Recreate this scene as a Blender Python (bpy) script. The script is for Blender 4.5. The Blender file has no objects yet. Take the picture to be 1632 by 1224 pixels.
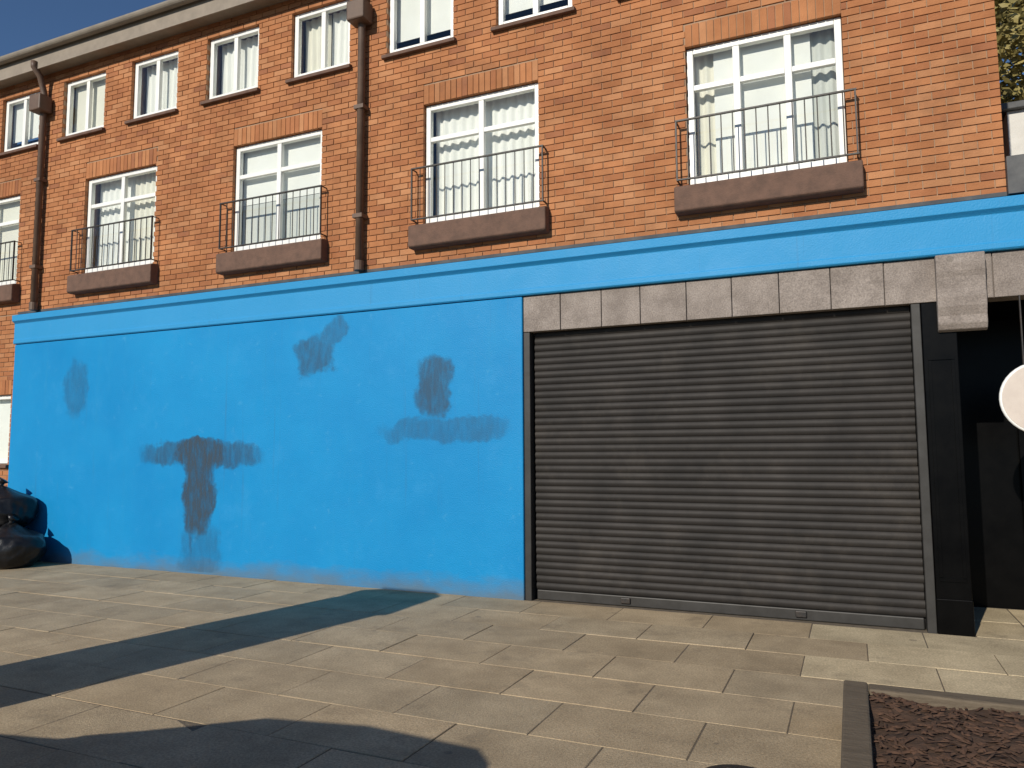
import bpy, bmesh, math, random
from mathutils import Vector, noise
random.seed(7)
R = math.radians
S = bpy.context.scene; C = S.collection
D = 7.73                      # metres from the camera to the street front

# ---------------------------------------------------------------- camera, sky, sun, exposure
cam = bpy.data.cameras.new('camera'); co = bpy.data.objects.new('camera', cam); C.objects.link(co); S.camera = co
cam.sensor_width = 36; cam.lens = 36*1210/1632; cam.clip_start = .05; cam.clip_end = 3000
co.location = (0, 0, 1.6); from mathutils import Euler, Matrix
co.rotation_euler = (Euler((R(95.1), 0, R(24))).to_matrix() @ Matrix.Rotation(R(-.3), 3, 'Z')).to_euler()
SUN_EL, SUN_AZ = R(27), R(11.6)            # elevation; shadows run this far to the right of straight ahead
w = bpy.data.worlds.new('World'); S.world = w; w.use_nodes = True
nt = w.node_tree
sky = nt.nodes.new('ShaderNodeTexSky'); sky.sky_type = 'NISHITA'; sky.sun_disc = False
sky.sun_elevation = SUN_EL; sky.sun_rotation = math.pi + SUN_AZ
sky.air_density = 1.0; sky.dust_density = 0; sky.ozone_density = 6; sky.altitude = 400
nt.links.new(sky.outputs[0], nt.nodes['Background'].inputs[0]); nt.nodes['Background'].inputs[1].default_value = .085
sl = bpy.data.lights.new('sun', 'SUN'); sl.energy = 4.2; sl.angle = R(.53); sl.color = (1, .93, .82)
so = bpy.data.objects.new('sun', sl); C.objects.link(so)
sd = Vector((math.sin(SUN_AZ)*math.cos(SUN_EL), math.cos(SUN_AZ)*math.cos(SUN_EL), -math.sin(SUN_EL)))
so.rotation_euler = sd.to_track_quat('-Z', 'Y').to_euler()
S.view_settings.view_transform = 'Standard'; S.view_settings.look = 'None'; S.view_settings.exposure = 0; S.view_settings.gamma = 1

# ---------------------------------------------------------------- materials
def new_mat(name):
    m = bpy.data.materials.new(name); m.use_nodes = True
    n = m.node_tree; return m, n, n.nodes['Principled BSDF']
def pbr(name, c1, c2=None, rough=.7, metal=0., scale=4., bump=0., bscale=60., spec=.4, spread=(.35, .65), stretch=None, rvar=0., attr=False, dirt=None):
    m, n, b = new_mat(name); N = n.nodes.new; L = n.links.new
    b.inputs['Roughness'].default_value = rough; b.inputs['Metallic'].default_value = metal
    b.inputs['Specular IOR Level'].default_value = spec
    tc = N('ShaderNodeTexCoord'); src = tc.outputs['Object']
    if stretch:
        mp = N('ShaderNodeMapping'); mp.inputs['Scale'].default_value = stretch; L(src, mp.inputs['Vector']); src = mp.outputs[0]
    geo = N('ShaderNodeNewGeometry')
    if attr:
        a = N('ShaderNodeAttribute'); a.attribute_name = 'Col'; col = a.outputs['Color']
    else:
        col = None
    nz = N('ShaderNodeTexNoise'); nz.inputs['Scale'].default_value = scale; nz.inputs['Detail'].default_value = 8; nz.inputs['Roughness'].default_value = .62
    if attr or stretch is None: L(geo.outputs['Position'], nz.inputs['Vector'])
    else: L(src, nz.inputs['Vector'])
    mr = N('ShaderNodeMapRange'); mr.inputs['From Min'].default_value = spread[0]; mr.inputs['From Max'].default_value = spread[1]; L(nz.outputs[0], mr.inputs['Value'])
    if attr:
        mx = N('ShaderNodeMix'); mx.data_type = 'RGBA'; mx.blend_type = 'MULTIPLY'; mx.inputs['Factor'].default_value = 1
        rmp = N('ShaderNodeMix'); rmp.data_type = 'RGBA'; rmp.inputs['A'].default_value = (*c1, 1); rmp.inputs['B'].default_value = (*(c2 or c1), 1)
        L(mr.outputs[0], rmp.inputs['Factor']); L(col, mx.inputs['A']); L(rmp.outputs['Result'], mx.inputs['B']); out = mx.outputs['Result']
    else:
        mx = N('ShaderNodeMix'); mx.data_type = 'RGBA'; mx.inputs['A'].default_value = (*c1, 1); mx.inputs['B'].default_value = (*(c2 or c1), 1)
        L(mr.outputs[0], mx.inputs['Factor']); out = mx.outputs['Result']
    if dirt:                       # (colour, scale, threshold, amount) blotchy stains
        dz = N('ShaderNodeTexNoise'); dz.inputs['Scale'].default_value = dirt[1]; dz.inputs['Detail'].default_value = 10; dz.inputs['Roughness'].default_value = .7
        L(geo.outputs['Position'], dz.inputs['Vector'])
        dm = N('ShaderNodeMapRange'); dm.inputs['From Min'].default_value = dirt[2]; dm.inputs['From Max'].default_value = dirt[2]+.18; dm.inputs['To Max'].default_value = dirt[3]
        L(dz.outputs[0], dm.inputs['Value'])
        d2 = N('ShaderNodeMix'); d2.data_type = 'RGBA'; L(dm.outputs[0], d2.inputs['Factor']); L(out, d2.inputs['A']); d2.inputs['B'].default_value = (*dirt[0], 1); out = d2.outputs['Result']
    L(out, b.inputs['Base Color'])
    if rvar:
        rr = N('ShaderNodeMapRange'); rr.inputs['To Min'].default_value = rough-rvar; rr.inputs['To Max'].default_value = rough+rvar; L(nz.outputs[0], rr.inputs['Value']); L(rr.outputs[0], b.inputs['Roughness'])
    if bump:
        bz = N('ShaderNodeTexNoise'); bz.inputs['Scale'].default_value = bscale; bz.inputs['Detail'].default_value = 6; L(geo.outputs['Position'], bz.inputs['Vector'])
        bp = N('ShaderNodeBump'); bp.inputs['Strength'].default_value = bump; bp.inputs['Distance'].default_value = .01
        L(bz.outputs[0], bp.inputs['Height']); L(bp.outputs[0], b.inputs['Normal'])
    return m

M = {}
M['brick'] = pbr('brick', (1.03, 1.03, 1.03), (.74, .71, .69), .85, scale=2.0, bump=.6, bscale=70, attr=True, spec=.25, dirt=((.12, .075, .05), 1.4, .56, .45))
M['brick_flat'] = pbr('brick_flat', (.42, .17, .075), (.34, .13, .06), .85, scale=6, bump=.5)
M['mortar'] = pbr('mortar', (.42, .28, .18), (.34, .22, .14), .95, scale=8, bump=.5, bscale=150, spec=.2)
M['white'] = pbr('white_frame', (.86, .86, .82), (.78, .78, .73), .4, scale=3, spread=(.4, .75))
M['net'] = pbr('net_curtain', (.90, .90, .85), (.84, .84, .78), .9, scale=2)
M['cream'] = pbr('cream_blind', (.84, .82, .70), (.78, .75, .64), .85, scale=2)
M['greyblind'] = pbr('grey_blind', (.66, .67, .62), (.58, .6, .55), .85, scale=2)
M['sill'] = pbr('tile_sill', (.16, .09, .062), (.11, .064, .045), .8, scale=9, bump=.4, bscale=70)
M['iron'] = pbr('black_iron', (.022, .021, .02), (.045, .035, .028), .5, scale=20, bump=.15)
M['pipe'] = pbr('brown_pipe', (.11, .07, .048), (.15, .095, .065), .55, scale=6, rvar=.1)
M['gutter'] = pbr('gutter', (.30, .26, .205), (.22, .19, .15), .6, scale=3, rvar=.1)
M['fascia_board'] = pbr('eaves_board', (.30, .25, .195), (.24, .2, .155), .7, scale=5)
M['tile'] = pbr('roof_tile', (.09, .055, .04), (.06, .05, .045), .9, scale=5, bump=.4)
M['room'] = pbr('room', (.16, .14, .12), (.12, .11, .1), .9)
M['lead'] = pbr('lead', (.06, .062, .065), (.11, .11, .108), .6, scale=5, bump=.2, bscale=20)
M['lintel'] = pbr('lintel_stone', (.31, .265, .232), (.22, .185, .16), .9, scale=5, bump=.5, bscale=110, dirt=((.10, .08, .065), 2.2, .56, .55))
M['black'] = pbr('black_paint', (.0016, .0016, .0018), (.0026, .0025, .0025), .3, scale=6, bump=.03, bscale=50, rvar=.06, spec=.1)
M['dark_room'] = pbr('dark_porch', (.012, .012, .012), (.018, .017, .016), .8, spec=.1)
M['slat'] = pbr('shutter_steel', (.033, .029, .026), (.022, .020, .0185), .6, metal=.1, scale=2.2, rvar=.1, spec=.25, dirt=((.062, .053, .044), 1.6, .53, .5))
M['rail'] = pbr('guide_rail', (.05, .048, .045), (.035, .033, .03), .5, metal=.3, scale=6)
M['slab'] = pbr('paving_slab', (1.04, 1.04, 1.04), (.76, .75, .74), .9, scale=2.2, bump=.5, bscale=160, attr=True, spec=.25, dirt=((.15, .12, .085), 2.6, .56, .55))
def speckle(m):                 # grit and old gum spots on the flags
    n = m.node_tree; N = n.nodes.new; L = n.links.new; b = n.nodes['Principled BSDF']
    src = b.inputs['Base Color'].links[0].from_socket; geo = N('ShaderNodeNewGeometry')
    v = N('ShaderNodeTexVoronoi'); v.inputs['Scale'].default_value = 2.1; L(geo.outputs['Position'], v.inputs['Vector'])
    wn = N('ShaderNodeSeparateColor'); L(v.outputs['Color'], wn.inputs[0])
    r = N('ShaderNodeMath'); r.operation = 'MULTIPLY'; L(wn.outputs[0], r.inputs[0]); r.inputs[1].default_value = .075
    lt = N('ShaderNodeMath'); lt.operation = 'LESS_THAN'; L(v.outputs['Distance'], lt.inputs[0]); L(r.outputs[0], lt.inputs[1])
    f = N('ShaderNodeMath'); f.operation = 'MULTIPLY'; L(lt.outputs[0], f.inputs[0]); f.inputs[1].default_value = .45
    x = N('ShaderNodeMix'); x.data_type = 'RGBA'; L(f.outputs[0], x.inputs['Factor']); L(src, x.inputs['A']); x.inputs['B'].default_value = (.12, .105, .085, 1)
    g = N('ShaderNodeTexNoise'); g.inputs['Scale'].default_value = 75; g.inputs['Detail'].default_value = 3; L(geo.outputs['Position'], g.inputs['Vector'])
    mr = N('ShaderNodeMapRange'); mr.inputs['From Min'].default_value = .3; mr.inputs['From Max'].default_value = .7; mr.inputs['To Min'].default_value = .74; mr.inputs['To Max'].default_value = 1.22; L(g.outputs[0], mr.inputs['Value'])
    y = N('ShaderNodeMix'); y.data_type = 'RGBA'; y.blend_type = 'MULTIPLY'; y.inputs['Factor'].default_value = 1; L(x.outputs['Result'], y.inputs['A']); L(mr.outputs[0], y.inputs['B'])
    L(y.outputs['Result'], b.inputs['Base Color'])
speckle(M['slab']); speckle(M['lintel'])
M['joint'] = pbr('joint_sand', (.17, .135, .095), (.11, .09, .065), .95, scale=14, bump=.6)
M['asphalt'] = pbr('asphalt', (.05, .05, .05), (.075, .073, .07), .9, scale=5, bump=.8, bscale=200)
M['kerb'] = pbr('kerb_stone', (.3, .28, .25), (.22, .2, .18), .9, scale=5, bump=.4)
M['sleeper'] = pbr('sleeper', (.16, .125, .085), (.10, .077, .052), .85, scale=5, stretch=(1.2, 14, 14), bump=.5, bscale=50)
M['soil'] = pbr('soil', (.058, .034, .021), (.088, .05, .031), .95, scale=14, bump=.8, bscale=80)
M['bark'] = pbr('bark_chip', (.115, .06, .035), (.06, .034, .021), .9, scale=30)
M['sack'] = pbr('black_sack', (.006, .006, .007), (.012, .012, .013), .33, scale=6, bump=.5, bscale=14, spec=.4)
M['render'] = pbr('white_render', (.72, .70, .65), (.6, .58, .53), .9, scale=3, bump=.3)
M['sign'] = pbr('pale_sign', (.66, .58, .50), (.58, .50, .43), .5, scale=5)
M['lamp_metal'] = pbr('lamp_post_paint', (.11, .12, .12), (.08, .085, .085), .5, scale=6)
M['van'] = pbr('van_paint', (.74, .74, .72), (.7, .7, .68), .3, scale=2)
M['rubber'] = pbr('rubber', (.015, .015, .015), (.025, .025, .025), .8)
M['alloy'] = pbr('wheel_rim', (.4, .4, .4), (.3, .3, .3), .4, metal=.8)
M['red_lens'] = pbr('red_lens', (.35, .01, .01), None, .25)
M['clear_lens'] = pbr('clear_lens', (.7, .7, .68), None, .15)
M['bark_trunk'] = pbr('tree_bark', (.10, .075, .05), (.06, .045, .032), .95, scale=9, stretch=(6, 6, 1), bump=.8)
M['door_brass'] = pbr('brass', (.35, .24, .09), None, .35, metal=.9)

def blue_paint(ca, cb):
    m, n, b = new_mat('blue_paint'); N = n.nodes.new; L = n.links.new
    geo = N('ShaderNodeNewGeometry')
    def nz(scale, detail=8, rough=.6, st=None):
        t = N('ShaderNodeTexNoise'); t.inputs['Scale'].default_value = scale; t.inputs['Detail'].default_value = detail; t.inputs['Roughness'].default_value = rough
        if st:
            mp = N('ShaderNodeMapping'); mp.inputs['Scale'].default_value = st; L(geo.outputs['Position'], mp.inputs['Vector']); L(mp.outputs[0], t.inputs['Vector'])
        else: L(geo.outputs['Position'], t.inputs['Vector'])
        return t.outputs[0]
    def rng(v, a, c, lo=0., hi=1.):
        r = N('ShaderNodeMapRange'); r.inputs['From Min'].default_value = a; r.inputs['From Max'].default_value = c
        r.inputs['To Min'].default_value = lo; r.inputs['To Max'].default_value = hi; L(v, r.inputs['Value']); return r.outputs[0]
    def mix(f, a, bb):
        x = N('ShaderNodeMix'); x.data_type = 'RGBA'; L(f, x.inputs['Factor'])
        for k, v in (('A', a), ('B', bb)):
            if isinstance(v, tuple): x.inputs[k].default_value = (*v, 1)
            else: L(v, x.inputs[k])
        return x.outputs['Result']
    c = mix(rng(nz(.7), .3, .7), ca, cb)          # roller patches
    c = mix(rng(nz(1.0, 6, .65, (9, 9, .5)), .56, .8, 0, .3), c, (.02, .26, .5))   # rain streaks
    c = mix(rng(nz(1.9, 10, .75), .56, .66, 0, .35), c, (.03, .27, .56))
    c = mix(rng(nz(6, 10, .75), .60, .72, 0, .55), c, (.07, .33, .58))
    c = mix(rng(nz(1.0, 8, .7, (14, 14, .35)), .60, .74, 0, .30), c, (.05, .12, .20))         # scuffs
    sep = N('ShaderNodeSeparateXYZ'); L(geo.outputs['Position'], sep.inputs[0])
    h = N('ShaderNodeMath'); h.operation = 'MULTIPLY_ADD'; L(nz(2, 10, .6, (1, 1, 2.5)), h.inputs[0]); h.inputs[1].default_value = .45; L(sep.outputs['Z'], h.inputs[2])
    c = mix(rng(h.outputs[0], .20, .46, .7, 0), c, (.13, .135, .12))         # splash dirt along the foot of the wall
    L(c, b.inputs['Base Color'])
    b.inputs['Specular IOR Level'].default_value = .22
    L(rng(nz(3), .2, .8, .38, .6), b.inputs['Roughness'])
    bp = N('ShaderNodeBump'); bp.inputs['Strength'].default_value = .35; bp.inputs['Distance'].default_value = .012
    ad = N('ShaderNodeMath'); ad.operation = 'MULTIPLY_ADD'; L(nz(1.3, 3), ad.inputs[0]); ad.inputs[1].default_value = 2.5; L(nz(70, 5), ad.inputs[2])
    L(ad.outputs[0], bp.inputs['Height']); L(bp.outputs[0], b.inputs['Normal'])
    return m
M['blue'] = blue_paint((.004, .213, .49), (.009, .258, .55))
M['blue_pale'] = blue_paint((.025, .265, .54), (.035, .285, .57))     # paler blue for the fascia

def glass():
    m, n, b = new_mat('window_glass'); n.nodes.remove(b); N = n.nodes.new; L = n.links.new
    tr = N('ShaderNodeBsdfTransparent'); tr.inputs[0].default_value = (.93, .95, .94, 1)
    gl = N('ShaderNodeBsdfGlossy'); gl.inputs['Roughness'].default_value = .02
    fr = N('ShaderNodeLayerWeight'); fr.inputs['Blend'].default_value = .5   # symmetric, so daylight passes from both sides
    nz = N('ShaderNodeTexNoise'); nz.inputs['Scale'].default_value = 2.5
    bp = N('ShaderNodeBump'); bp.inputs['Strength'].default_value = .05; L(nz.outputs[0], bp.inputs['Height']); L(bp.outputs[0], gl.inputs['Normal'])
    mx = N('ShaderNodeMixShader'); pw5 = N('ShaderNodeMath'); pw5.operation = 'POWER'; pw5.inputs[1].default_value = 4; ml = N('ShaderNodeMath'); ml.operation = 'MULTIPLY_ADD'; ml.inputs[1].default_value = .9; ml.inputs[2].default_value = .08; ml.use_clamp = True
    L(fr.outputs['Facing'], pw5.inputs[0]); L(pw5.outputs[0], ml.inputs[0]); L(ml.outputs[0], mx.inputs[0]); L(tr.outputs[0], mx.inputs[1]); L(gl.outputs[0], mx.inputs[2])
    L(mx.outputs[0], n.nodes['Material Output'].inputs[0]); return m
M['glass'] = glass()
M['dark_glass'] = pbr('dark_glass', (.02, .022, .024), None, .08, spec=.6)

def leafmat(name, a, b_):
    m, n, b = new_mat(name); N = n.nodes.new; L = n.links.new
    g = N('ShaderNodeNewGeometry'); t = N('ShaderNodeTexNoise'); t.inputs['Scale'].default_value = 1.6; t.inputs['Detail'].default_value = 8; L(g.outputs['Position'], t.inputs['Vector'])
    mr = N('ShaderNodeMapRange'); mr.inputs['From Min'].default_value = .3; mr.inputs['From Max'].default_value = .7; L(t.outputs[0], mr.inputs['Value'])
    x = N('ShaderNodeMix'); x.data_type = 'RGBA'; L(mr.outputs[0], x.inputs['Factor']); x.inputs['A'].default_value = (*a, 1); x.inputs['B'].default_value = (*b_, 1)
    L(x.outputs['Result'], b.inputs['Base Color']); b.inputs['Roughness'].default_value = .6; return m
M['leaf_olive'] = leafmat('olive_leaves', (.34, .27, .09), (.24, .2, .065))
M['leaf_green'] = leafmat('shrub_leaves', (.11, .10, .04), (.06, .07, .025))

# ---------------------------------------------------------------- mesh helpers
class MB:
    def __init__(s): s.v = []; s.f = []; s.c = []; s.smooth = False
    def box(s, x0, x1, y0, y1, z0, z1, col=None, skip=''):
        b = len(s.v)
        s.v += [(x, y, z) for x in (x0, x1) for y in (y0, y1) for z in (z0, z1)]
        F = {'l': (0, 1, 3, 2), 'r': (4, 6, 7, 5), 'f': (0, 4, 5, 1), 'k': (2, 3, 7, 6), 'd': (0, 2, 6, 4), 'u': (1, 5, 7, 3)}
        s.f += [tuple(b+i for i in F[k]) for k in F if k not in skip]
        s.c += [col]*8; return s
    def cham(s, x0, x1, y0, y1, z0, z1, e, col=None):        # box with a chamfered upper edge
        b = len(s.v)
        s.v += [(x0, y0, z0), (x1, y0, z0), (x1, y1, z0), (x0, y1, z0), (x0, y0, z1-e), (x1, y0, z1-e), (x1, y1, z1-e), (x0, y1, z1-e), (x0+e, y0+e, z1), (x1-e, y0+e, z1), (x1-e, y1-e, z1), (x0+e, y1-e, z1)]
        for i in range(4):
            j = (i+1) % 4; s.f += [(b+i, b+j, b+4+j, b+4+i), (b+4+i, b+4+j, b+8+j, b+8+i)]
        s.f.append((b+8, b+9, b+10, b+11)); s.c += [col]*12; return s
    def prism(s, prof, a0, a1, axis='x'):                    # closed profile extruded along an axis
        b = len(s.v); n = len(prof)
        for a in (a0, a1):
            for p, q in prof: s.v.append((a, p, q) if axis == 'x' else (p, a, q) if axis == 'y' else (p, q, a))
        for i in range(n):
            j = (i+1) % n; s.f.append((b+i, b+j, b+n+j, b+n+i))
        s.f.append(tuple(range(b, b+n))); s.f.append(tuple(range(b+2*n-1, b+n-1, -1))); s.c += [None]*(2*n); return s
    def tube(s, pts, rad, n=12, cap=True):
        b = len(s.v); k = len(pts)
        rads = rad if isinstance(rad, (list, tuple)) else [rad]*k
        for i, p in enumerate(pts):
            p = Vector(p); a = Vector(pts[max(i-1, 0)]); c = Vector(pts[min(i+1, k-1)]); t = (c-a).normalized()
            u = t.cross(Vector((0, 1, 0)) if abs(t.y) < .9 else Vector((1, 0, 0))).normalized(); v = t.cross(u)
            for j in range(n):
                an = 2*math.pi*j/n; s.v.append(tuple(p+rads[i]*(math.cos(an)*u+math.sin(an)*v)))
        for i in range(k-1):
            for j in range(n): s.f.append((b+i*n+j, b+i*n+(j+1) % n, b+(i+1)*n+(j+1) % n, b+(i+1)*n+j))
        if cap: s.f.append(tuple(range(b+n-1, b-1, -1))); s.f.append(tuple(range(b+(k-1)*n, b+k*n)))
        s.c += [None]*(k*n); return s
    def mesh(s, name, mat, smooth=False, keep=False):
        me = bpy.data.meshes.new(name); me.from_pydata(s.v, [], s.f)
        if any(c is not None for c in s.c):
            a = me.color_attributes.new('Col', 'FLOAT_COLOR', 'POINT')
            for i, c in enumerate(s.c): a.data[i].color = (*(c or (.4, .17, .08)), 1)
        if len(s.f) > 1:
          bm = bmesh.new(); bm.from_mesh(me); bmesh.ops.recalc_face_normals(bm, faces=bm.faces); bm.to_mesh(me); bm.free()
        if smooth: me.polygons.foreach_set('use_smooth', [True]*len(me.polygons))
        me.materials.append(mat); return me
    def build(s, name, mat, parent=None, loc=(0, 0, 0), smooth=False):
        return link(name, s.mesh(name, mat, smooth), parent, loc)
def link(name, me, parent=None, loc=(0, 0, 0)):
    o = bpy.data.objects.new(name, me); C.objects.link(o); o.location = loc
    if parent: o.parent = parent
    return o
def empty(name, loc=(0, 0, 0)): return link(name, None, None, loc)
def tag(o, label=None, cat=None, group=None, kind=None):
    for k, v in (('label', label), ('category', cat), ('group', group), ('kind', kind)):
        if v: o[k] = v
    return o
def bevel(o, wd=.01, seg=2):
    m = o.modifiers.new('bevel', 'BEVEL'); m.width = wd; m.segments = seg; m.limit_method = 'ANGLE'; return o
def cells(x0, x1, z0, z1, holes, y0, y1, mb, g=0.):
    xs = sorted({x0, x1, *[min(max(v, x0), x1) for h in holes for v in (h[0]-g, h[1]+g)]}); zs = sorted({z0, z1, *[min(max(v, z0), z1) for h in holes for v in (h[2]-g, h[3]+g)]})
    for a, b in zip(xs, xs[1:]):
        run = None
        for c, d in zip(zs, zs[1:]):
            cx, cz = (a+b)/2, (c+d)/2
            if any(h[0]-g < cx < h[1]+g and h[2]-g < cz < h[3]+g for h in holes):
                if run: mb.box(a, b, y0, y1, run[0], run[1]); run = None
            else: run = (run[0], d) if run else (c, d)
        if run: mb.box(a, b, y0, y1, run[0], run[1])

# ---------------------------------------------------------------- the ground
KY = 1.5                                                     # kerb line between road and pavement
road = tag(MB().box(-400, 400, -400, 600, -.5, -.12).build('ground', M['asphalt']), kind='structure')
pav = tag(MB().box(-60, 30, KY+.12, 14, -.119, -.0038).build('pavement', M['joint']), kind='structure')
kerb = tag(MB().box(-60, 30, KY-.03, KY+.12, -.119, .002).build('kerb', M['kerb']), kind='structure'); bevel(kerb, .02)
def slabcol(x, y):
    base = Vector((.46, .358, .228))
    if x > -.3 and y > 5.3: base = Vector((.60, .49, .315))   # paler flags before the porch
    v = random.uniform(.91, 1.07); t = random.uniform(-.008, .008)
    return (base.x*v+t, base.y*v, base.z*v-t*.6)
def in_view(x, y, m=1.06):
    f = (-.407*x+.914*y); r = .914*x+.407*y
    if f < .3: return False
    return abs(r/f) < .674*m and (1.6/f) < .6*m
rows = []; y = 7.715; i = 0
while y > KY+.2:
    rows.append((y-.6, y, i)); y -= .6; i += 1
far = MB(); nsl = 0; slab_cache = {}
for (a, b, k) in rows:
    x = -22 + (.45 if k % 2 else 0)
    while x < 6:
        if a < KY+.12: break
        cx, cy = x+.45, (a+b)/2; dz = random.uniform(-.002, .002)
        col = slabcol(cx, cy)
        if in_view(cx, cy, 1.12) and -14.5 < cx < 3 and nsl < 300:
            me = MB().cham(.0035, .8965, .0035, .5965, -.04, 0, .003, col).mesh('paving_slab', M['slab'])
            o = link('paving_slab', me, pav, (x, a, dz)); o.rotation_euler = (random.gauss(0, .002), random.gauss(0, .0015), 0); nsl += 1
        else: far.cham(x+.0035, x+.8965, a+.0035, b-.0035, -.04, dz, .003, col)
        x += .9
for xx in range(-1, 4):                                       # flags inside the porch
    far.cham(1.365+xx*.45, 1.805+xx*.45, 7.72, 8.42, -.04, 0, .006, slabcol(1.5, 7)); far.cham(1.365+xx*.45, 1.805+xx*.45, 8.43, 9.14, -.04, .001, .006, slabcol(1.5, 7))
tag(far.build('paving', M['slab'], pav), kind='stuff')

# ---------------------------------------------------------------- terrace building
XL, XR, ZB, ZT = -18.2, 1.34, 3.84, 7.78
XE = -12.06                                                  # left end of the blue frontage
bld = tag(empty('terrace_building', (0, 0, 0)), 'long orange brick terrace with white windows above the blue ground floor', 'building')
big = [(x-.755, x+.755, 4.33, 5.83) for x in (-.675, -3.85, -6.885, -9.87, -12.92, -15.97)]
small = [(-12.27+1.52*i-.475, -12.27+1.52*i+.475, 6.58, 7.52) for i in range(-3, 9)]
low = [(-13.6, -12.13, 1.45, 2.55)]
holes = big+small+low
mb = MB(); cells(XL, XR-.004, ZB-.1, ZT+.2, holes, D+.012, D+.27, mb, .004)
cells(XL, XE-.01, -.05, ZB-.1, holes, D+.012, D+.27, mb, .004)
wall = mb.build('wall', M['mortar'], bld)
MB().box(XL, XR-.006, D+2.0, D+2.1, 0, ZT+.2).build('room_wall', M['room'], bld)
MB().box(XL+.01, XR-.01, D+.275, D+1.99, 6.1, 6.2).build('floor', M['room'], bld)
MB().box(XR-.15, XR-.005, D+.272, D+9, 3.7, ZT+.2).build('side_wall', M['brick_flat'], bld)
# bricks
PAL = [((.47, .20, .085), 5), ((.43, .175, .072), 5), ((.50, .225, .10), 4), ((.39, .15, .065), 3), ((.53, .26, .125), 2), ((.30, .115, .06), 1)]
def bcol():
    c = random.choices([p[0] for p in PAL], [p[1] for p in PAL])[0]; v = random.uniform(.93, 1.07); mean = (.45, .19, .080); return tuple((.6*k+.4*q)*v for k, q in zip(c, mean))
bricks = []
CH, BL, J = .075, .225, .010
def course(z0, x0, x1, off, hs):
    x = x0-off
    while x < x1:
        a, b = max(x, x0), min(x+BL-J, x1)
        segs = [(a, b)]
        for h in hs:
            if h[2]-.03 < z0+CH/2 < h[3]+.03 + (.215 if h not in small else .0):
                ns = []
                for (p, q) in segs:
                    if q <= h[0] or p >= h[1]: ns.append((p, q))
                    else:
                        if p < h[0]-.02: ns.append((p, h[0]))
                        if q > h[1]+.02: ns.append((h[1], q))
                segs = ns
        for (p, q) in segs:
            if q-p > .025: bricks.append((p, q, z0, z0+CH-J))
        x += BL
k = 0; z = ZB
while z < ZT:
    course(z, XL, XR, .1125 if k % 2 else 0, holes); z += CH; k += 1
z = 0; k = 0
while z < ZB-.05:
    course(z, XL, XE-.01, .1125 if k % 2 else 0, low); z += CH; k += 1
for h in big+low:                                            # soldier course over each opening
    n = int((h[1]-h[0])/.075)
    st = (h[1]-h[0])/n
    for i in range(n): bricks.append((h[0]+i*st+.004, h[0]+(i+1)*st-.004, h[3], h[3]+.235))
def bkey(b):
    x, z = (b[0]+b[1])/2, (b[2]+b[3])/2
    f = -.407*x+.914*D; r = .914*x+.407*D
    if abs(r/f) > .66 or (z-1.6)/f > .6+.0 or b[1]-b[0] < .2: return 1e9
    return math.hypot(x, z-1.6)
bricks.sort(key=bkey)
variants = []
for i in range(24):
    variants.append(MB().box(0, BL-J, 0, .06, 0, CH-J, bcol(), skip='k').mesh('brick', M['brick']))
rest = MB()
for i, (a, b, c, d) in enumerate(bricks):
    dy = random.uniform(-.0025, .002)
    if i < 300:
        me = random.choice(variants) if abs((b-a)-(BL-J)) < .002 else MB().box(0, b-a, 0, .06, 0, d-c, bcol(), skip='k').mesh('brick', M['brick'])
        link('brick', me, wall, (a, D+dy, c))
    else: rest.box(a, b, D+dy, D+.06, c, d, bcol(), skip='k')
tag(rest.build('brickwork', M['brick'], wall), kind='stuff')

# windows
def frame_mb(wd, ht, mull, trans):
    m = MB(); t = .065
    m.box(0, t, 0, .07, 0, ht).box(wd-t, wd, 0, .07, 0, ht).box(t, wd-t, 0, .07, 0, t+.015).box(t, wd-t, 0, .07, ht-t, ht)
    for x in mull: m.box(x-.035, x+.035, .003, .067, t+.015, ht-t)
    edges = [t]+[v for x in mull for v in (x-.035, x+.035)]+[wd-t]
    for z in trans:
        for a, b in zip(edges[::2], edges[1::2]): m.box(a, b, .006, .064, z-.03, z+.03)
    return m
def curtain_mesh(x0, x1, z0, z1, amp, per, mat):
    n = max(8, int((x1-x0)/.02)); v = []; f = []
    for i in range(n+1):
        x = x0+(x1-x0)*i/n; ph = 2*math.pi*x/per+.8*math.sin(x*9)
        for j in range(5):
            t = j/4; v.append((x+.01*math.sin(t*3+x*7), amp*math.sin(ph+.3*t)*(1-.3*t), z0+(z1-z0)*t+.012*math.sin(x*8)*(1-t)))
    for i in range(n):
        for j in range(4): f.append((i*5+j, (i+1)*5+j, (i+1)*5+j+1, i*5+j+1))
    me = bpy.data.meshes.new('curtain'); me.from_pydata(v, [], f); me.polygons.foreach_set('use_smooth', [True]*len(f)); me.materials.append(mat); return me
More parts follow.
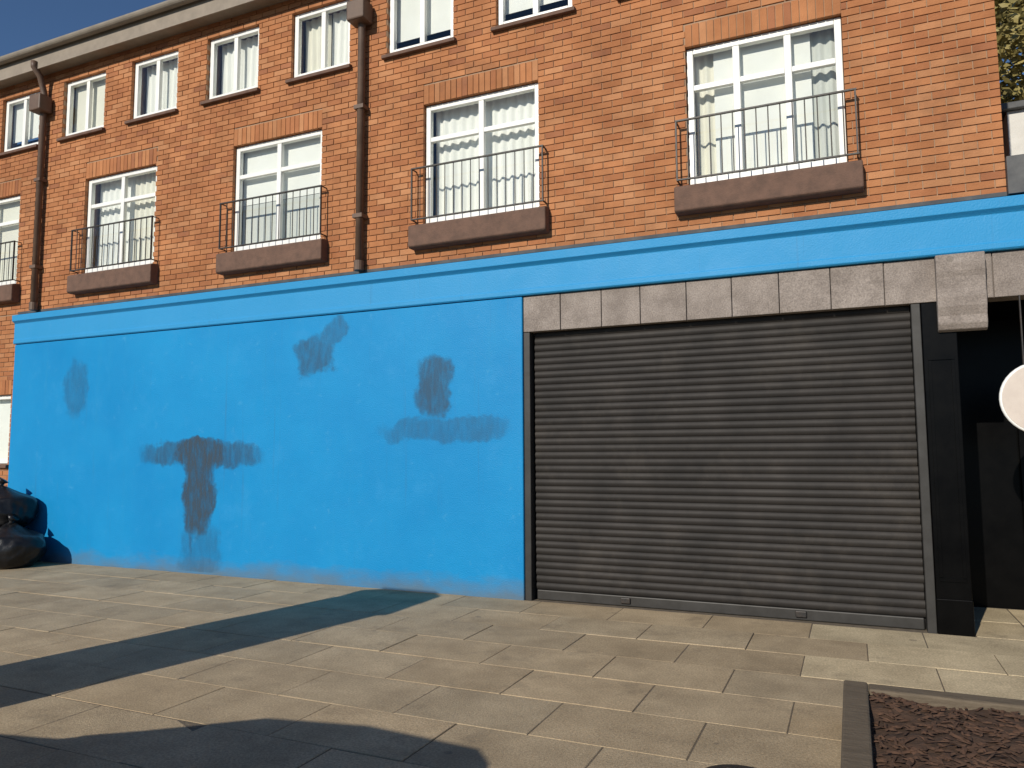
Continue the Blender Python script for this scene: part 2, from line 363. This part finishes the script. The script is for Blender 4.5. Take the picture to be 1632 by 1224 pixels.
def window(h, mull, trans, dress, sill):
    wd, ht = h[1]-h[0], h[3]-h[2]
    fr = frame_mb(wd-.01, ht-.01, mull, trans).build('window', M['white'], bld, (h[0]+.005, D+.055, h[2]+.005)); bevel(fr, .008)
    edges = [.065]+[v for x in mull for v in (x-.035, x+.035)]+[wd-.075]
    zs = [.08]+[v for z in trans for v in (z-.03, z+.03)]+[ht-.075]
    for a, b in zip(edges[::2], edges[1::2]):
        for c, d in zip(zs[::2], zs[1::2]): MB().box(a-.01, b+.01, .03, .034, c-.01, d+.01, skip='klrdu').build('pane', M['glass'], fr)
    for (kind, a, b, c, d, mt) in dress:
        a, b, c, d = a*wd, b*wd, c*ht, d*ht
        if kind == 'curtain': link('curtain', curtain_mesh(a, b, c, d, .022, .11, mt), fr, (0, .17, 0))
        elif kind == 'blind': MB().box(a, b, .12, .125, c, d).build('blind', mt, fr)
        else:
            z = d-.03; sl_me = None
            while z > c:
                if sl_me is None: sl_me = MB().prism([(0, 0), (.03, .014), (.03, .016), (0, .002)], a, b).mesh('blind_slat', mt)
                link('blind_slat', sl_me, fr, (0, .105, z)); z -= .036
    if sill == 'big':
        s = MB().prism([(-.14, .02), (-.11, .0), (.055, .0), (.055, .30), (-.10, .285), (-.14, .265)], -.13, wd+.12).build('sill', M['sill'], fr, (0, -.055, -.315)); bevel(s, .012)
    elif sill: bevel(MB().prism([(-.06, 0), (.055, 0), (.055, .06), (-.06, .045)], -.05, wd+.04).build('sill', M['sill'], fr, (0, -.055, -.067)), .006)
    return fr
N_, CR, GB = M['net'], M['cream'], M['greyblind']
dresses = [
    [('curtain', .03, .20, .02, .99, CR), ('blind', .17, .80, .05, .99, N_), ('curtain', .80, .98, .02, .99, GB)],
    [('curtain', .02, .98, .02, .99, N_)],
    [('blind', .02, .98, .46, .99, N_), ('blind', .02, .98, .06, .455, GB)],
    [('curtain', .02, .55, .02, .99, N_), ('curtain', .53, .98, .02, .99, CR)],
    [('blind', .02, .98, .05, .99, CR)], [('curtain', .02, .98, .02, .99, N_)]]
for h, dr in zip(big, dresses): window(h, [.5, 1.0] if h is big[0] else [.75], [1.06], dr, 'big')
ds = [[('curtain', .03, .97, .02, .98, N_)], [('blind', .03, .97, .05, .98, CR)], [('blind', .03, .97, .25, .98, N_)], [('curtain', .03, .5, .02, .98, CR), ('curtain', .52, .97, .02, .98, N_)]]
for i, h in enumerate(small): window(h, [.475], [], ds[(i*7+i//3) % 4], 'small')
window(low[0], [.735], [], [('blind', .02, .98, .05, .98, N_)], 'small')
# guard rails before the large windows
def railing(h):
    x0, x1 = h[0]-.10, h[1]+.10; yy = D-.11
    r = MB().box(x0, x1, yy-.014, yy+.014, 4.985, 5.0).box(x0, x1, yy-.012, yy+.012, 4.36, 4.375)
    for x in (x0, x1-.02): r.box(x, x+.014, yy+.021, D+.02, 4.987, 4.998).box(x, x+.014, yy+.013, D+.02, 4.361, 4.374).box(x, x+.014, yy-.011, yy+.011, 4.376, 4.984)
    o = r.build('railing', M['iron'], bld)
    n = 15
    for i in range(1, n): link('baluster', BAL, o, (x0+.01+(x1-x0-.02)*i/n, yy, 4.376))
BAL = MB().tube([(0, 0, 0), (0, 0, .608)], .006, 6).mesh('baluster', M['iron'])
for h in big: railing(h)
# rainwater goods, eaves, roof
for x in (-11.58, -5.47, ):
    p = MB().tube([(x, D-.08, 3.86), (x, D-.08, 7.35), (x, D-.16, 7.6), (x, D-.27, 7.72), (x, D-.27, 7.80)], .048, 14).build('downpipe', M['pipe'], bld, smooth=True)
    for z in (4.5, 5.9, 7.1): MB().box(x-.07, x+.07, D-.135, D-.003, z, z+.05).build('bracket', M['pipe'], p)
    bevel(MB().box(x-.13, x+.13, D-.24, D-.02, 7.02, 7.02+.26).build('hopper', M['pipe'], p), .02)
    MB().tube([(x, D-.08, 3.84), (x, D-.08, 3.96)], .062, 14).build('collar', M['pipe'], p)
MB().box(XL, XR+.05, D-.22, D+.28, 7.72, 7.745).build('soffit', M['fascia_board'], bld)
MB().box(XL, XR+.05, D-.245, D-.221, 7.68, 7.97).build('eaves_board', M['fascia_board'], bld)
gp = [(D-.31+.07*math.cos(a), 7.98+.075*math.sin(a)) for a in [R(180+i*18) for i in range(11)]]
gp += [(p[0]*.0+D-.31+.055*math.cos(a), 7.98+.058*math.sin(a)) for a in [R(360-i*18) for i in range(11)] for p in [(0,)]]
MB().prism(gp, XL, XR+.1).build('gutter', M['gutter'], bld)
rf = MB().prism([(D-.28, 8.0), (D-.26, 7.98), (D+4.6, 10.9), (D+4.6, 11.0)], XL, XR+.08).build('roof', M['tile'], bld)
tl = MB()
for i in range(16):
    yy = D-.30+i*.3; zz = 8.02+i*.3*.5915
    tl.prism([(yy, zz), (yy, zz+.025), (yy+.34, zz+.34*.5915+.012), (yy+.34, zz+.34*.5915)], XL, XR+.09)
tag(tl.build('roof_tiles', M['tile'], rf), kind='stuff')
MB().prism([(D+4.6, 10.9), (D+9.2, 8.0), (D+9.2, 8.1), (D+4.6, 11.0)], XL, XR+.08).build('roof_back', M['tile'], bld)

# ---------------------------------------------------------------- blue ground-floor frontage
XF = 3.0
fr = tag(empty('blue_frontage', (0, 0, 0)), 'bright blue painted ground floor front with long fascia over the shutter', 'shopfront')
pw = MB().box(XE, -3.30, D-.03, D+.25, -.02, 3.33).build('wall', M['blue'], fr); bevel(pw, .012)
fa = MB().prism([(D+.2, 3.335), (D-.045, 3.335), (D-.06, 3.35), (D-.06, 3.40), (D-.05, 3.41), (D-.05, 3.66), (D-.065, 3.675), (D-.095, 3.70), (D-.10, 3.79), (D-.02, 3.815), (D+.2, 3.82)], XE, XF).build('fascia', M['blue_pale'], fr); bevel(fa, .004)
MB().prism([(D+.008, 3.823), (D-.006, 3.823), (D-.012, 3.855), (D-.008, 3.86), (D+.008, 3.86)], XE, XR).build('flashing', M['lead'], fr)
MB().box(XR+.004, XF, D-.06, D+.4, 3.824, 4.16).build('parapet', M['lead'], fr)
MB().box(XR+.004, XF, D+.405, D+1.98, 3.6, 3.7).build('flat_roof', M['lead'], fr)
MB().box(XE+.02, XF-.02, D+1.85, D+1.95, 0, 3.55).build('back_wall', M['dark_room'], fr)
MB().box(XE+.01, XF-.01, D+.26, D+1.84, 3.45, 3.55).build('ceiling', M['dark_room'], fr)
x = -3.295; lin = MB().box(-3.295, XF, D+.02, D+.24, 2.93, 3.325).build('lintel', M['lintel'], fr)
i = 0
while x < XF-.1:
    wd = min(random.uniform(.42, .5), XF-x)
    bevel(MB().box(.004, wd-.004, 0, .03, 0, .40).build('lintel_block', M['lintel'], lin, (x, D-.012+random.uniform(-.004, .004), 2.928)), .006); x += wd
cb = [(D-.015, 3.325), (D-.12, 3.325), (D-.13, 3.24), (D-.125, 3.17), (D-.11, 3.12), (D-.105, 3.02), (D-.115, 2.94), (D-.11, 2.86), (D-.08, 2.78), (D-.085, 2.71), (D-.06, 2.66), (D-.015, 2.64)]
bevel(MB().prism(cb, .75, 1.13).build('corbel', M['lintel'], fr), .008)
pr = MB().box(.625, .90, D-.005, D+.24, -.01, 2.925).build('pier', M['black'], fr); bevel(pr, .008)
bevel(MB().box(.622, .903, D-.02, D-.006, -.01, .30).build('plinth', M['black'], pr), .012)
for a, b, c, d in ((.66, .865, .45, .48), (.66, .865, 2.40, 2.43), (.66, .685, .485, 2.395), (.84, .865, .485, 2.395)):
    MB().box(a, b, D-.018, D-.006, c, d).build('moulding', M['black'], pr)
bevel(MB().box(2.72, XF, D-.005, D+.24, -.01, 2.925).build('pier', M['black'], fr), .008)
MB().box(.80, .898, D+.242, D+1.45, -.01, 3.4).build('porch_wall', M['black'], fr)
MB().box(2.722, 2.82, D+.242, D+1.45, -.01, 3.4).build('porch_wall', M['black'], fr)
MB().box(.80, 2.82, D+1.452, D+1.5, -.01, 3.4).build('porch_wall', M['black'], fr)
MB().box(.901, 2.72, D+.242, D+1.45, 2.93, 2.97).build('porch_ceiling', M['black'], fr)
dr = bevel(MB().box(1.55, 2.45, D+1.40, D+1.449, .02, 2.1).build('door', M['black'], fr), .006)
for a, b, c, d in ((1.65, 1.95, .2, .9), (2.05, 2.35, .2, .9), (1.65, 1.95, 1.05, 1.95), (2.05, 2.35, 1.05, 1.95)):
    bevel(MB().box(a, b, D+1.388, D+1.399, c, d).build('door_panel', M['black'], dr), .008)
MB().tube([(1.62, D+1.40, 1.02), (1.62, D+1.34, 1.02)], .03, 12).build('door_handle', M['door_brass'], dr)

# soft sprayed marks on the blue wall
def mark(name, prims, colour, x0, x1, z0, z1):
    m, n, b = new_mat('sprayed_paint'); N = n.nodes.new; L = n.links.new
    geo = N('ShaderNodeNewGeometry')
    nz = N('ShaderNodeTexNoise'); nz.inputs['Scale'].default_value = 3.2; nz.inputs['Detail'].default_value = 9; nz.inputs['Roughness'].default_value = .68; L(geo.outputs['Position'], nz.inputs['Vector'])
    sb = N('ShaderNodeVectorMath'); sb.operation = 'MULTIPLY_ADD'; sb.inputs[1].default_value = (.44, 0, .44); sb.inputs[2].default_value = (-.22, 0, -.22); L(nz.outputs['Color'], sb.inputs[0])
    ad = N('ShaderNodeVectorMath'); L(geo.outputs['Position'], ad.inputs[0]); L(sb.outputs[0], ad.inputs[1])
    tot = None
    for (cx, cz, rx, rz, rot, op) in prims:
        mp = N('ShaderNodeMapping'); mp.vector_type = 'TEXTURE'; mp.inputs['Location'].default_value = (cx, D, cz); mp.inputs['Rotation'].default_value = (0, R(rot), 0); mp.inputs['Scale'].default_value = (rx, 1e6, rz)
        L(ad.outputs[0], mp.inputs['Vector'])
        # superellipse distance
        sx = N('ShaderNodeSeparateXYZ'); L(mp.outputs[0], sx.inputs[0]); pw_ = []
        for ax in ('X', 'Z'):
            ab = N('ShaderNodeMath'); ab.operation = 'ABSOLUTE'; L(sx.outputs[ax], ab.inputs[0])
            p = N('ShaderNodeMath'); p.operation = 'POWER'; L(ab.outputs[0], p.inputs[0]); p.inputs[1].default_value = 3.; pw_.append(p)
        sm = N('ShaderNodeMath'); L(pw_[0].outputs[0], sm.inputs[0]); L(pw_[1].outputs[0], sm.inputs[1])
        mr = N('ShaderNodeMapRange'); mr.interpolation_type = 'SMOOTHSTEP'; mr.inputs['From Min'].default_value = 1.35; mr.inputs['From Max'].default_value = .35; mr.inputs['To Max'].default_value = op; L(sm.outputs[0], mr.inputs['Value'])
        if tot is None: tot = mr.outputs[0]
        else:
            mxm = N('ShaderNodeMath'); mxm.operation = 'MAXIMUM'; L(tot, mxm.inputs[0]); L(mr.outputs[0], mxm.inputs[1]); tot = mxm.outputs[0]
    gr = N('ShaderNodeTexNoise'); gr.inputs['Scale'].default_value = 3; gr.inputs['Detail'].default_value = 8; gr.inputs['Roughness'].default_value = .7
    gm = N('ShaderNodeMapping'); gm.inputs['Scale'].default_value = (5, 1, 1.2); L(geo.outputs['Position'], gm.inputs['Vector']); L(gm.outputs[0], gr.inputs['Vector'])
    g2 = N('ShaderNodeMapRange'); g2.inputs['From Min'].default_value = .32; g2.inputs['From Max'].default_value = .58; g2.inputs['To Min'].default_value = .42; L(gr.outputs[0], g2.inputs['Value'])
    al = N('ShaderNodeMath'); al.operation = 'MULTIPLY'; L(tot, al.inputs[0]); L(g2.outputs[0], al.inputs[1])
    b.inputs['Base Color'].default_value = (*colour, 1); b.inputs['Roughness'].default_value = .6; L(al.outputs[0], b.inputs['Alpha'])
    return MB().box(x0, x1, D-.0325, D-.0315, z0, z1, skip='klrdu').build(name, m, pw)
INK = (.035, .055, .075)
mark('painted_mark', [(-8.07, 1.12, .29, .62, 0, .8), (-8.07, 1.58, 1.1, .17, 0, .44), (-8.07, 1.60, .5, .22, 0, .8), (-8.0, .3, .36, .4, 0, .22), (-8.2, .55, .03, .3, 0, .35)], INK, -9.6, -6.5, .03, 2.1)['label'] = 'dark T-shaped mark low on the wall'
mark('painted_mark', [(-4.44, 2.36, .25, .34, 0, .55), (-4.3, 1.86, .85, .15, 0, .26)], INK, -5.4, -3.32, 1.45, 2.95)['label'] = 'dark upright mark over a faint bar beside the shutter'
mark('painted_mark', [(-6.17, 2.80, .27, .25, -20, .42), (-5.88, 3.08, .16, .26, 45, .30)], INK, -6.75, -5.4, 2.3, 3.32)['label'] = 'dark slanting mark high on the wall'
mark('painted_mark', [(-10.58, 2.58, .24, .44, 0, .24)], INK, -11.1, -10.1, 1.9, 3.25)['label'] = 'faint upright mark near the left end'

# ---------------------------------------------------------------- roller shutter
SX0, SX1, SY = -3.20, .54, D+.10
sh = tag(empty('roller_shutter', (0, 0, 0)), 'wide dark grey slatted roller shutter, closed, right of the blue wall', 'shutter')
prof = []
for i in range(9):
    t = i/8; prof.append((-.0135*math.sin(math.pi*t)**.8 if 0 < t < 1 else 0, .0715*t))
prof += [(.012, .0715), (.012, 0)]
sm_ = MB().prism(prof, 0, SX1-SX0).mesh('slat', M['slat'])
z = .11
while z < 2.88:
    o = link('slat', sm_, sh, (SX0+random.uniform(-.003, .003), SY+random.uniform(-.002, .002), z)); o.rotation_euler = (random.gauss(0, .01), 0, 0); z += .0745
bevel(MB().box(SX0+.01, SX1-.01, SY-.02, SY+.03, .0, .105).build('bottom_bar', M['rail'], sh), .01)
for a in (-3.298, .545): bevel(MB().box(a, a+.075, D-.0, D+.19, -.01, 2.925).build('guide_rail', M['rail'], sh), .006)
MB().box(-3.29, .62, D+.14, D+.20, 0, 2.925).build('backing', M['dark_room'], sh)
for x in (-2.2, -.5): bevel(MB().box(x-.05, x+.05, SY-.045, SY-.021, .03, .09).build('lock', M['iron'], sh), .008)

# ---------------------------------------------------------------- pale round sign in the porch mouth
sg = tag(empty('hanging_sign', (1.50, D-.02, 2.03)), 'pale round sign hanging before the black porch at the right edge', 'sign')
def disc(r, y0, y1, n=40):
    m = MB(); m.prism([(r*math.cos(2*math.pi*i/n), r*math.sin(2*math.pi*i/n)) for i in range(n)], y0, y1, 'y'); return m
bevel(disc(.30, -.02, .02).build('sign_disc', M['sign'], sg), .006)
ring = MB(); ring.tube([(.30*math.cos(2*math.pi*i/40), 0, .30*math.sin(2*math.pi*i/40)) for i in range(41)],   .018, 8, False); ring.build('rim', M['white'], sg, smooth=True)
for x in (-.12, .12): MB().tube([(x, 0, .27), (x, 0, .90)], .008, 6).build('hanger', M['iron'], sg)

# ---------------------------------------------------------------- raised bed, lower right
bx0, bx1, by0, by1, bh = -.10, 1.9, 2.5, 5.02, .25
bed = tag(empty('raised_bed', (bx0, by0, 0)), 'low timber-edged bed of dark brown soil on the paving, bottom right', 'planter')
for nm, a in (('sleeper', (bx0, bx0+.13, by0, by1, 0, bh)), ('sleeper', (bx1-.13, bx1, by0, by1, 0, bh)), ('sleeper', (bx0+.132, bx1-.132, by1-.13, by1-.003, 0, bh-.004)), ('sleeper', (bx0+.132, bx1-.132, by0+.003, by0+.13, 0, bh-.004))):
    o = MB().box(a[0]-bx0, a[1]-bx0, a[2]-by0, a[3]-by0, a[4]+.001, a[5]).build(nm, M['sleeper'], bed); bevel(o, .012)
n = 46; v = []; f = []
for i in range(n+1):
    for j in range(n+1):
        x = .13+(bx1-bx0-.26)*i/n; yy = .13+(by1-by0-.26)*j/n
        v.append((x, yy, .205+.035*noise.noise(Vector((x*3, yy*3, 1)))+.018*noise.noise(Vector((x*11, yy*11, 4)))))
for i in range(n):
    for j in range(n): a = i*(n+1)+j; f.append((a, a+n+1, a+n+2, a+1))
me = bpy.data.meshes.new('soil'); me.from_pydata(v, [], f); me.materials.append(M['soil']); link('soil', me, bed)
ch = MB()
for i in range(2600):
    x, yy = random.uniform(.15, bx1-bx0-.15), random.uniform(.15, by1-by0-.15); zz = .212+.035*noise.noise(Vector((x*3, yy*3, 1)))
    a, t = random.uniform(0, 6.28), random.uniform(-.5, .5); l, ww = random.uniform(.012, .045), random.uniform(.006, .014)
    u = Vector((math.cos(a), math.sin(a), t*.6))*l; q = Vector((-math.sin(a), math.cos(a), random.uniform(-.5, .5)))*ww; p = Vector((x, yy, zz+.006)); b = len(ch.v)
    up = Vector((0, 0, .006))
    ch.v += [tuple(p-u-q), tuple(p+u-q*.6), tuple(p+u*.8+q), tuple(p-u*.9+q*.7), tuple(p+up)]; ch.f += [(b, b+1, b+4), (b+1, b+2, b+4), (b+2, b+3, b+4), (b+3, b, b+4)]; ch.c += [None]*5
tag(ch.build('bark_mulch', M['bark'], bed), kind='stuff')

# ---------------------------------------------------------------- iron cover in the paving
cv = tag(empty('cover_plate', (-.56, 3.94, 0)), 'small dark round iron cover set in the paving at the bottom edge', 'manhole cover')
disc_m = MB().tube([(0, 0, -.02), (0, 0, .006)], .205, 36); disc_m.build('frame', M['iron'], cv)
lid = MB().tube([(0, 0, .0065), (0, 0, .012)], .175, 36).build('lid', M['iron'], cv)
for i in range(-3, 4): MB().box(-.14+abs(i)*.02, .14-abs(i)*.02, i*.042-.008, i*.042+.008, .0125, .017).build('tread', M['iron'], lid)

# ---------------------------------------------------------------- black sacks by the left end of the wall
def sack(loc, rx, ry, rz, seed, label, rot=0):
    bm = bmesh.new(); bmesh.ops.create_icosphere(bm, subdivisions=5, radius=1)
    for q in bm.verts:
        p = q.co.copy(); s = Vector((seed*3.1, seed*1.7, 0))
        k = 1+.13*noise.noise(p*1.4+s)+.07*(1-abs(noise.noise(p*3.2+s)))+.035*(1-abs(noise.noise(p*7+s)))
        h = p.z; g = 1.0 if h < .45 else max(.12, 1-(h-.45)*1.45)
        z = max(h, -.72)
        q.co = Vector((p.x*rx*k*g, p.y*ry*k*g, (z+.72)*rz*(1+.05*noise.noise(p*2+s))))
    t = Vector((0, 0, 1.72*rz))
    me = bpy.data.meshes.new('refuse_sack'); bm.to_mesh(me); bm.free(); me.polygons.foreach_set('use_smooth', [True]*len(me.polygons)); me.materials.append(M['sack'])
    r = tag(empty('refuse_sack', loc), label, 'sack', 'black sacks heaped at the wall'); r.rotation_euler = (0, 0, rot)
    link('bag', me, r)
    kn = MB().tube([(0, 0, 1.60*rz), (0.01, 0, 1.70*rz), (0, .01, 1.78*rz), (.03, .02, 1.9*rz)], [.06, .03, .05, .085], 10).build('knot', M['sack'], r, smooth=True)
    return r
sack((-11.12, 7.18, 0), .46, .40, .37, 1, 'black bulging sack at the right end of the heap by the blue wall')
sack((-11.92, 7.20, 0), .52, .42, .43, 2, 'black bulging sack left of the others at the far left edge', 1)
sack((-11.62, 7.32, .52), .48, .36, .37, 3, 'black bulging sack lying on top of the heap', .5)

# ---------------------------------------------------------------- foliage
def leaves(mb, c, r, n, size):
    for _ in range(n):
        d = Vector((random.gauss(0, 1), random.gauss(0, 1), random.gauss(0, 1))).normalized()*(random.random()**.4)
        p = Vector(c)+Vector((d.x*r[0], d.y*r[1], d.z*r[2]))
        u = Vector((random.gauss(0, 1), random.gauss(0, 1), random.gauss(0, .6))).normalized()*size*random.uniform(.6, 1.3); q = u.cross(Vector((random.gauss(0, 1), random.gauss(0, 1), random.gauss(0, 1)))).normalized()*size*.45
        b = len(mb.v); mb.v += [tuple(p-u), tuple(p+q), tuple(p+u), tuple(p-q)]; mb.f.append((b, b+1, b+2, b+3)); mb.c += [None]*4
def rawbuild(mb, name, mat, parent):
    me = bpy.data.meshes.new(name); me.from_pydata(mb.v, [], mb.f); me.materials.append(mat); return link(name, me, parent)
tr = tag(empty('tree', (4.6, 18.5, -.1)), 'olive green tree standing behind the right end of the brick terrace', 'tree')
tk = MB().tube([(0, 0, 0), (.05, 0, 2), (0, .1, 4), (.1, 0, 7), (.1, 0, 10)], [.3, .25, .2, .13, .05], 10)
for i in range(12):
    a = i*2.4; z0 = 3+i*.5; tk.tube([(0, 0, z0), (1.3*math.cos(a), 1.3*math.sin(a), z0+1.1), (2.5*math.cos(a), 2.5*math.sin(a), z0+1.7)], [.09, .06, .02], 6)
tk.build('trunk', M['bark_trunk'], tr, smooth=True)
cr = MB()
for i in range(95):
    a, e = random.uniform(0, 6.28), random.uniform(-1, 1); rr = 3.2*math.sqrt(1-e*e*.7)*random.uniform(.4, 1)
    leaves(cr, (rr*math.cos(a), rr*math.sin(a), 8+e*4.2), (.9, .9, .65), 520, .10)
rawbuild(cr, 'crown', M['leaf_olive'], tr)
shb = tag(empty('shrub', (-13.1, 7.3, 0)), 'small olive shrub against the brick wall at the far left edge', 'shrub')
st = MB()
for i in range(9):
    a = i*.7; st.tube([(.05*math.cos(a), .05*math.sin(a), -.02), (.2*math.cos(a), .15*math.sin(a), .6), (.4*math.cos(a), .22*math.sin(a), 1.15)], [.016, .012, .005], 5)
st.build('stem', M['bark_trunk'], shb)
cr = MB()
for i in range(26): leaves(cr, (random.uniform(-.5, .5), random.uniform(-.22, .22), random.uniform(.4, 1.25)), (.2, .15, .18), 90, .035)
rawbuild(cr, 'foliage', M['leaf_green'], shb)

# ---------------------------------------------------------------- pale neighbour behind the right end
nb = tag(empty('neighbour_house', (1.76, 9.85, 0)), 'pale rendered house glimpsed beyond the right end of the brick terrace', 'building')
hl = [(1.2, 2.3, 1, 2.6), (4, 5.1, 1, 2.6), (1.2, 2.3, 4.0, 5.0), (4, 5.1, 4.0, 5.0)]
m = MB(); cells(0, 7, -.1, 5.4, hl, 0, .3, m); m.build('wall', M['render'], nb)
MB().box(0, .3, .301, 6, -.1, 5.4).build('wall', M['render'], nb)
MB().box(.31, 7, 1.5, 1.6, 0, 5.35).build('room_wall', M['room'], nb)
bevel(MB().box(-.08, 7.08, -.08, 6, 5.402, 5.48).build('roof', M['lead'], nb), .01)
for h in hl:
    wf = frame_mb(h[1]-h[0]-.01, h[3]-h[2]-.01, [.54], []).build('window', M['white'], nb, (h[0]+.005, .08, h[2]+.005))
    MB().box(.05, 1.04, .03, .034, .05, h[3]-h[2]-.05, skip='klrdu').build('pane', M['glass'], wf)

# ---------------------------------------------------------------- kiosk and car added out of view to cast the paving shadows
M['cabinet'] = pbr('cabinet_steel', (.16, .17, .165), (.12, .13, .125), .5, scale=4, rvar=.08)
M['car'] = pbr('car_paint', (.16, .165, .17), (.15, .155, .16), .28, metal=.4, scale=2)
kb = tag(empty('caster_kiosk', (-5.70, 2.52, 0)), 'tall grey kiosk added out of view to cast the shadow reaching the blue wall', 'kiosk')
bevel(MB().box(-.47, .47, -.45, .45, .12, 2.30).build('body', M['cabinet'], kb), .02)
bevel(MB().box(-.51, .51, -.49, .49, -.01, .119).build('plinth', M['kerb'], kb), .015)
bevel(MB().prism([(-.52, 2.302), (.52, 2.302), (.52, 2.37), (.35, 2.45), (-.35, 2.45), (-.52, 2.37)], -.5, .5, 'y').build('roof', M['cabinet'], kb), .012)
for sgn in (-1, 1):
    dd = bevel(MB().box(*sorted((sgn*.012, sgn*.43)), .451, .468, .18, 2.22).build('door', M['cabinet'], kb), .005)
    for q in range(6): MB().box(*sorted((sgn*.08, sgn*.36)), .469, .474, 1.85+q*.045, 1.87+q*.045).build('louvre', M['iron'], dd)
    MB().box(*sorted((sgn*.04, sgn*.065)), .469, .495, 1.05, 1.2).build('handle', M['iron'], dd)

vn = tag(empty('caster_car', (-2.14, .36, -.12)), 'small grey hatchback added out of view left of the viewer to shade the near paving', 'car')  # added unseen car, its outline shaped to fit the near shadow
vp = [(0, .45), (0, .80), (-.03, 1.0), (-.14, 1.48), (-.34, 1.585), (-1.1, 1.62), (-1.72, 1.54), (-2.40, 1.10), (-2.6, 1.07), (-3.4, .97), (-3.65, .72), (-3.7, .4), (-3.4, .2), (-.3, .2)]
def hw(z): return .86 if z < .92 else .86-.19*((z-.92)/.7)
nn = len(vp); vb = MB()
for sgn in (-1, 1):
    for x, z in vp: vb.v.append((x, sgn*hw(z)*(.92 if x < -3.5 or x > -.03 else 1), z))
vb.f += [tuple(range(nn)), tuple(range(2*nn-1, nn-1, -1))]+[(i, (i+1) % nn, nn+(i+1) % nn, nn+i) for i in range(nn)]; vb.c += [None]*(2*nn)
bevel(vb.build('body', M['car'], vn), .05, 3)
for x in (-.62, -3.0):
    for sgn in (-1, 1):
        wh = MB().tube([(0, -.09, 0), (0, -.075, 0), (0, .075, 0), (0, .09, 0)], [.27, .30, .30, .27], 28).build('wheel', M['rubber'], vn, (x, sgn*.79, .30))
        MB().tube([(0, sgn*.08, 0), (0, sgn*.1, 0)], [.19, .17], 20).build('rim', M['alloy'], wh)
for sgn in (-1, 1):
    for pts in ([(-.3, 1.0), (-.36, 1.46), (-1.16, 1.5), (-1.16, 1.0)], [(-1.24, 1.0), (-1.24, 1.5), (-1.66, 1.46), (-2.22, 1.0)]):
        g = MB(); g.v = [(x, sgn*(hw(z)+.006), z) for x, z in pts]; g.f = [(0, 1, 2, 3)]; g.c = [None]*4; g.build('side_window', M['dark_glass'], vn)
    bevel(MB().box(-1.42, -1.28, *sorted((sgn*.858, sgn*.885)), .84, .87).build('door_handle', M['rubber'], vn), .006)
    bevel(MB().box(-2.25, -2.08, *sorted((sgn*.86, sgn*1.0)), .96, 1.08).build('mirror', M['car'], vn), .03)
    bevel(MB().box(-.06, .012, sgn*.68-.1, sgn*.68+.1, .72, .92).build('tail_light', M['red_lens'], vn), .01)
    bevel(MB().box(-3.68, -3.5, sgn*.58-.16, sgn*.58+.16, .62, .74).build('headlight', M['clear_lens'], vn), .03)
for nm, a, b, wa, wb, off in (('windscreen', (-1.80, 1.48), (-2.34, 1.14), .62, .76, (-.6, .8)), ('rear_window', (-.125, 1.42), (-.035, 1.04), .62, .74, (.97, .22))):
    g = MB()
    for p, hh in ((a, wa), (b, wb)):
        for sgn in (-1, 1): g.v.append((p[0]+off[0]*.014, sgn*hh, p[1]+off[1]*.014))
    g.f = [(0, 1, 3, 2)]; g.c = [None]*4; g.build(nm, M['dark_glass'], vn)
bevel(MB().box(-.05, .02, -.78, .78, .32, .5).build('bumper', M['rubber'], vn), .03)
bevel(MB().box(-3.74, -3.6, -.76, .76, .26, .45).build('bumper', M['rubber'], vn), .03)
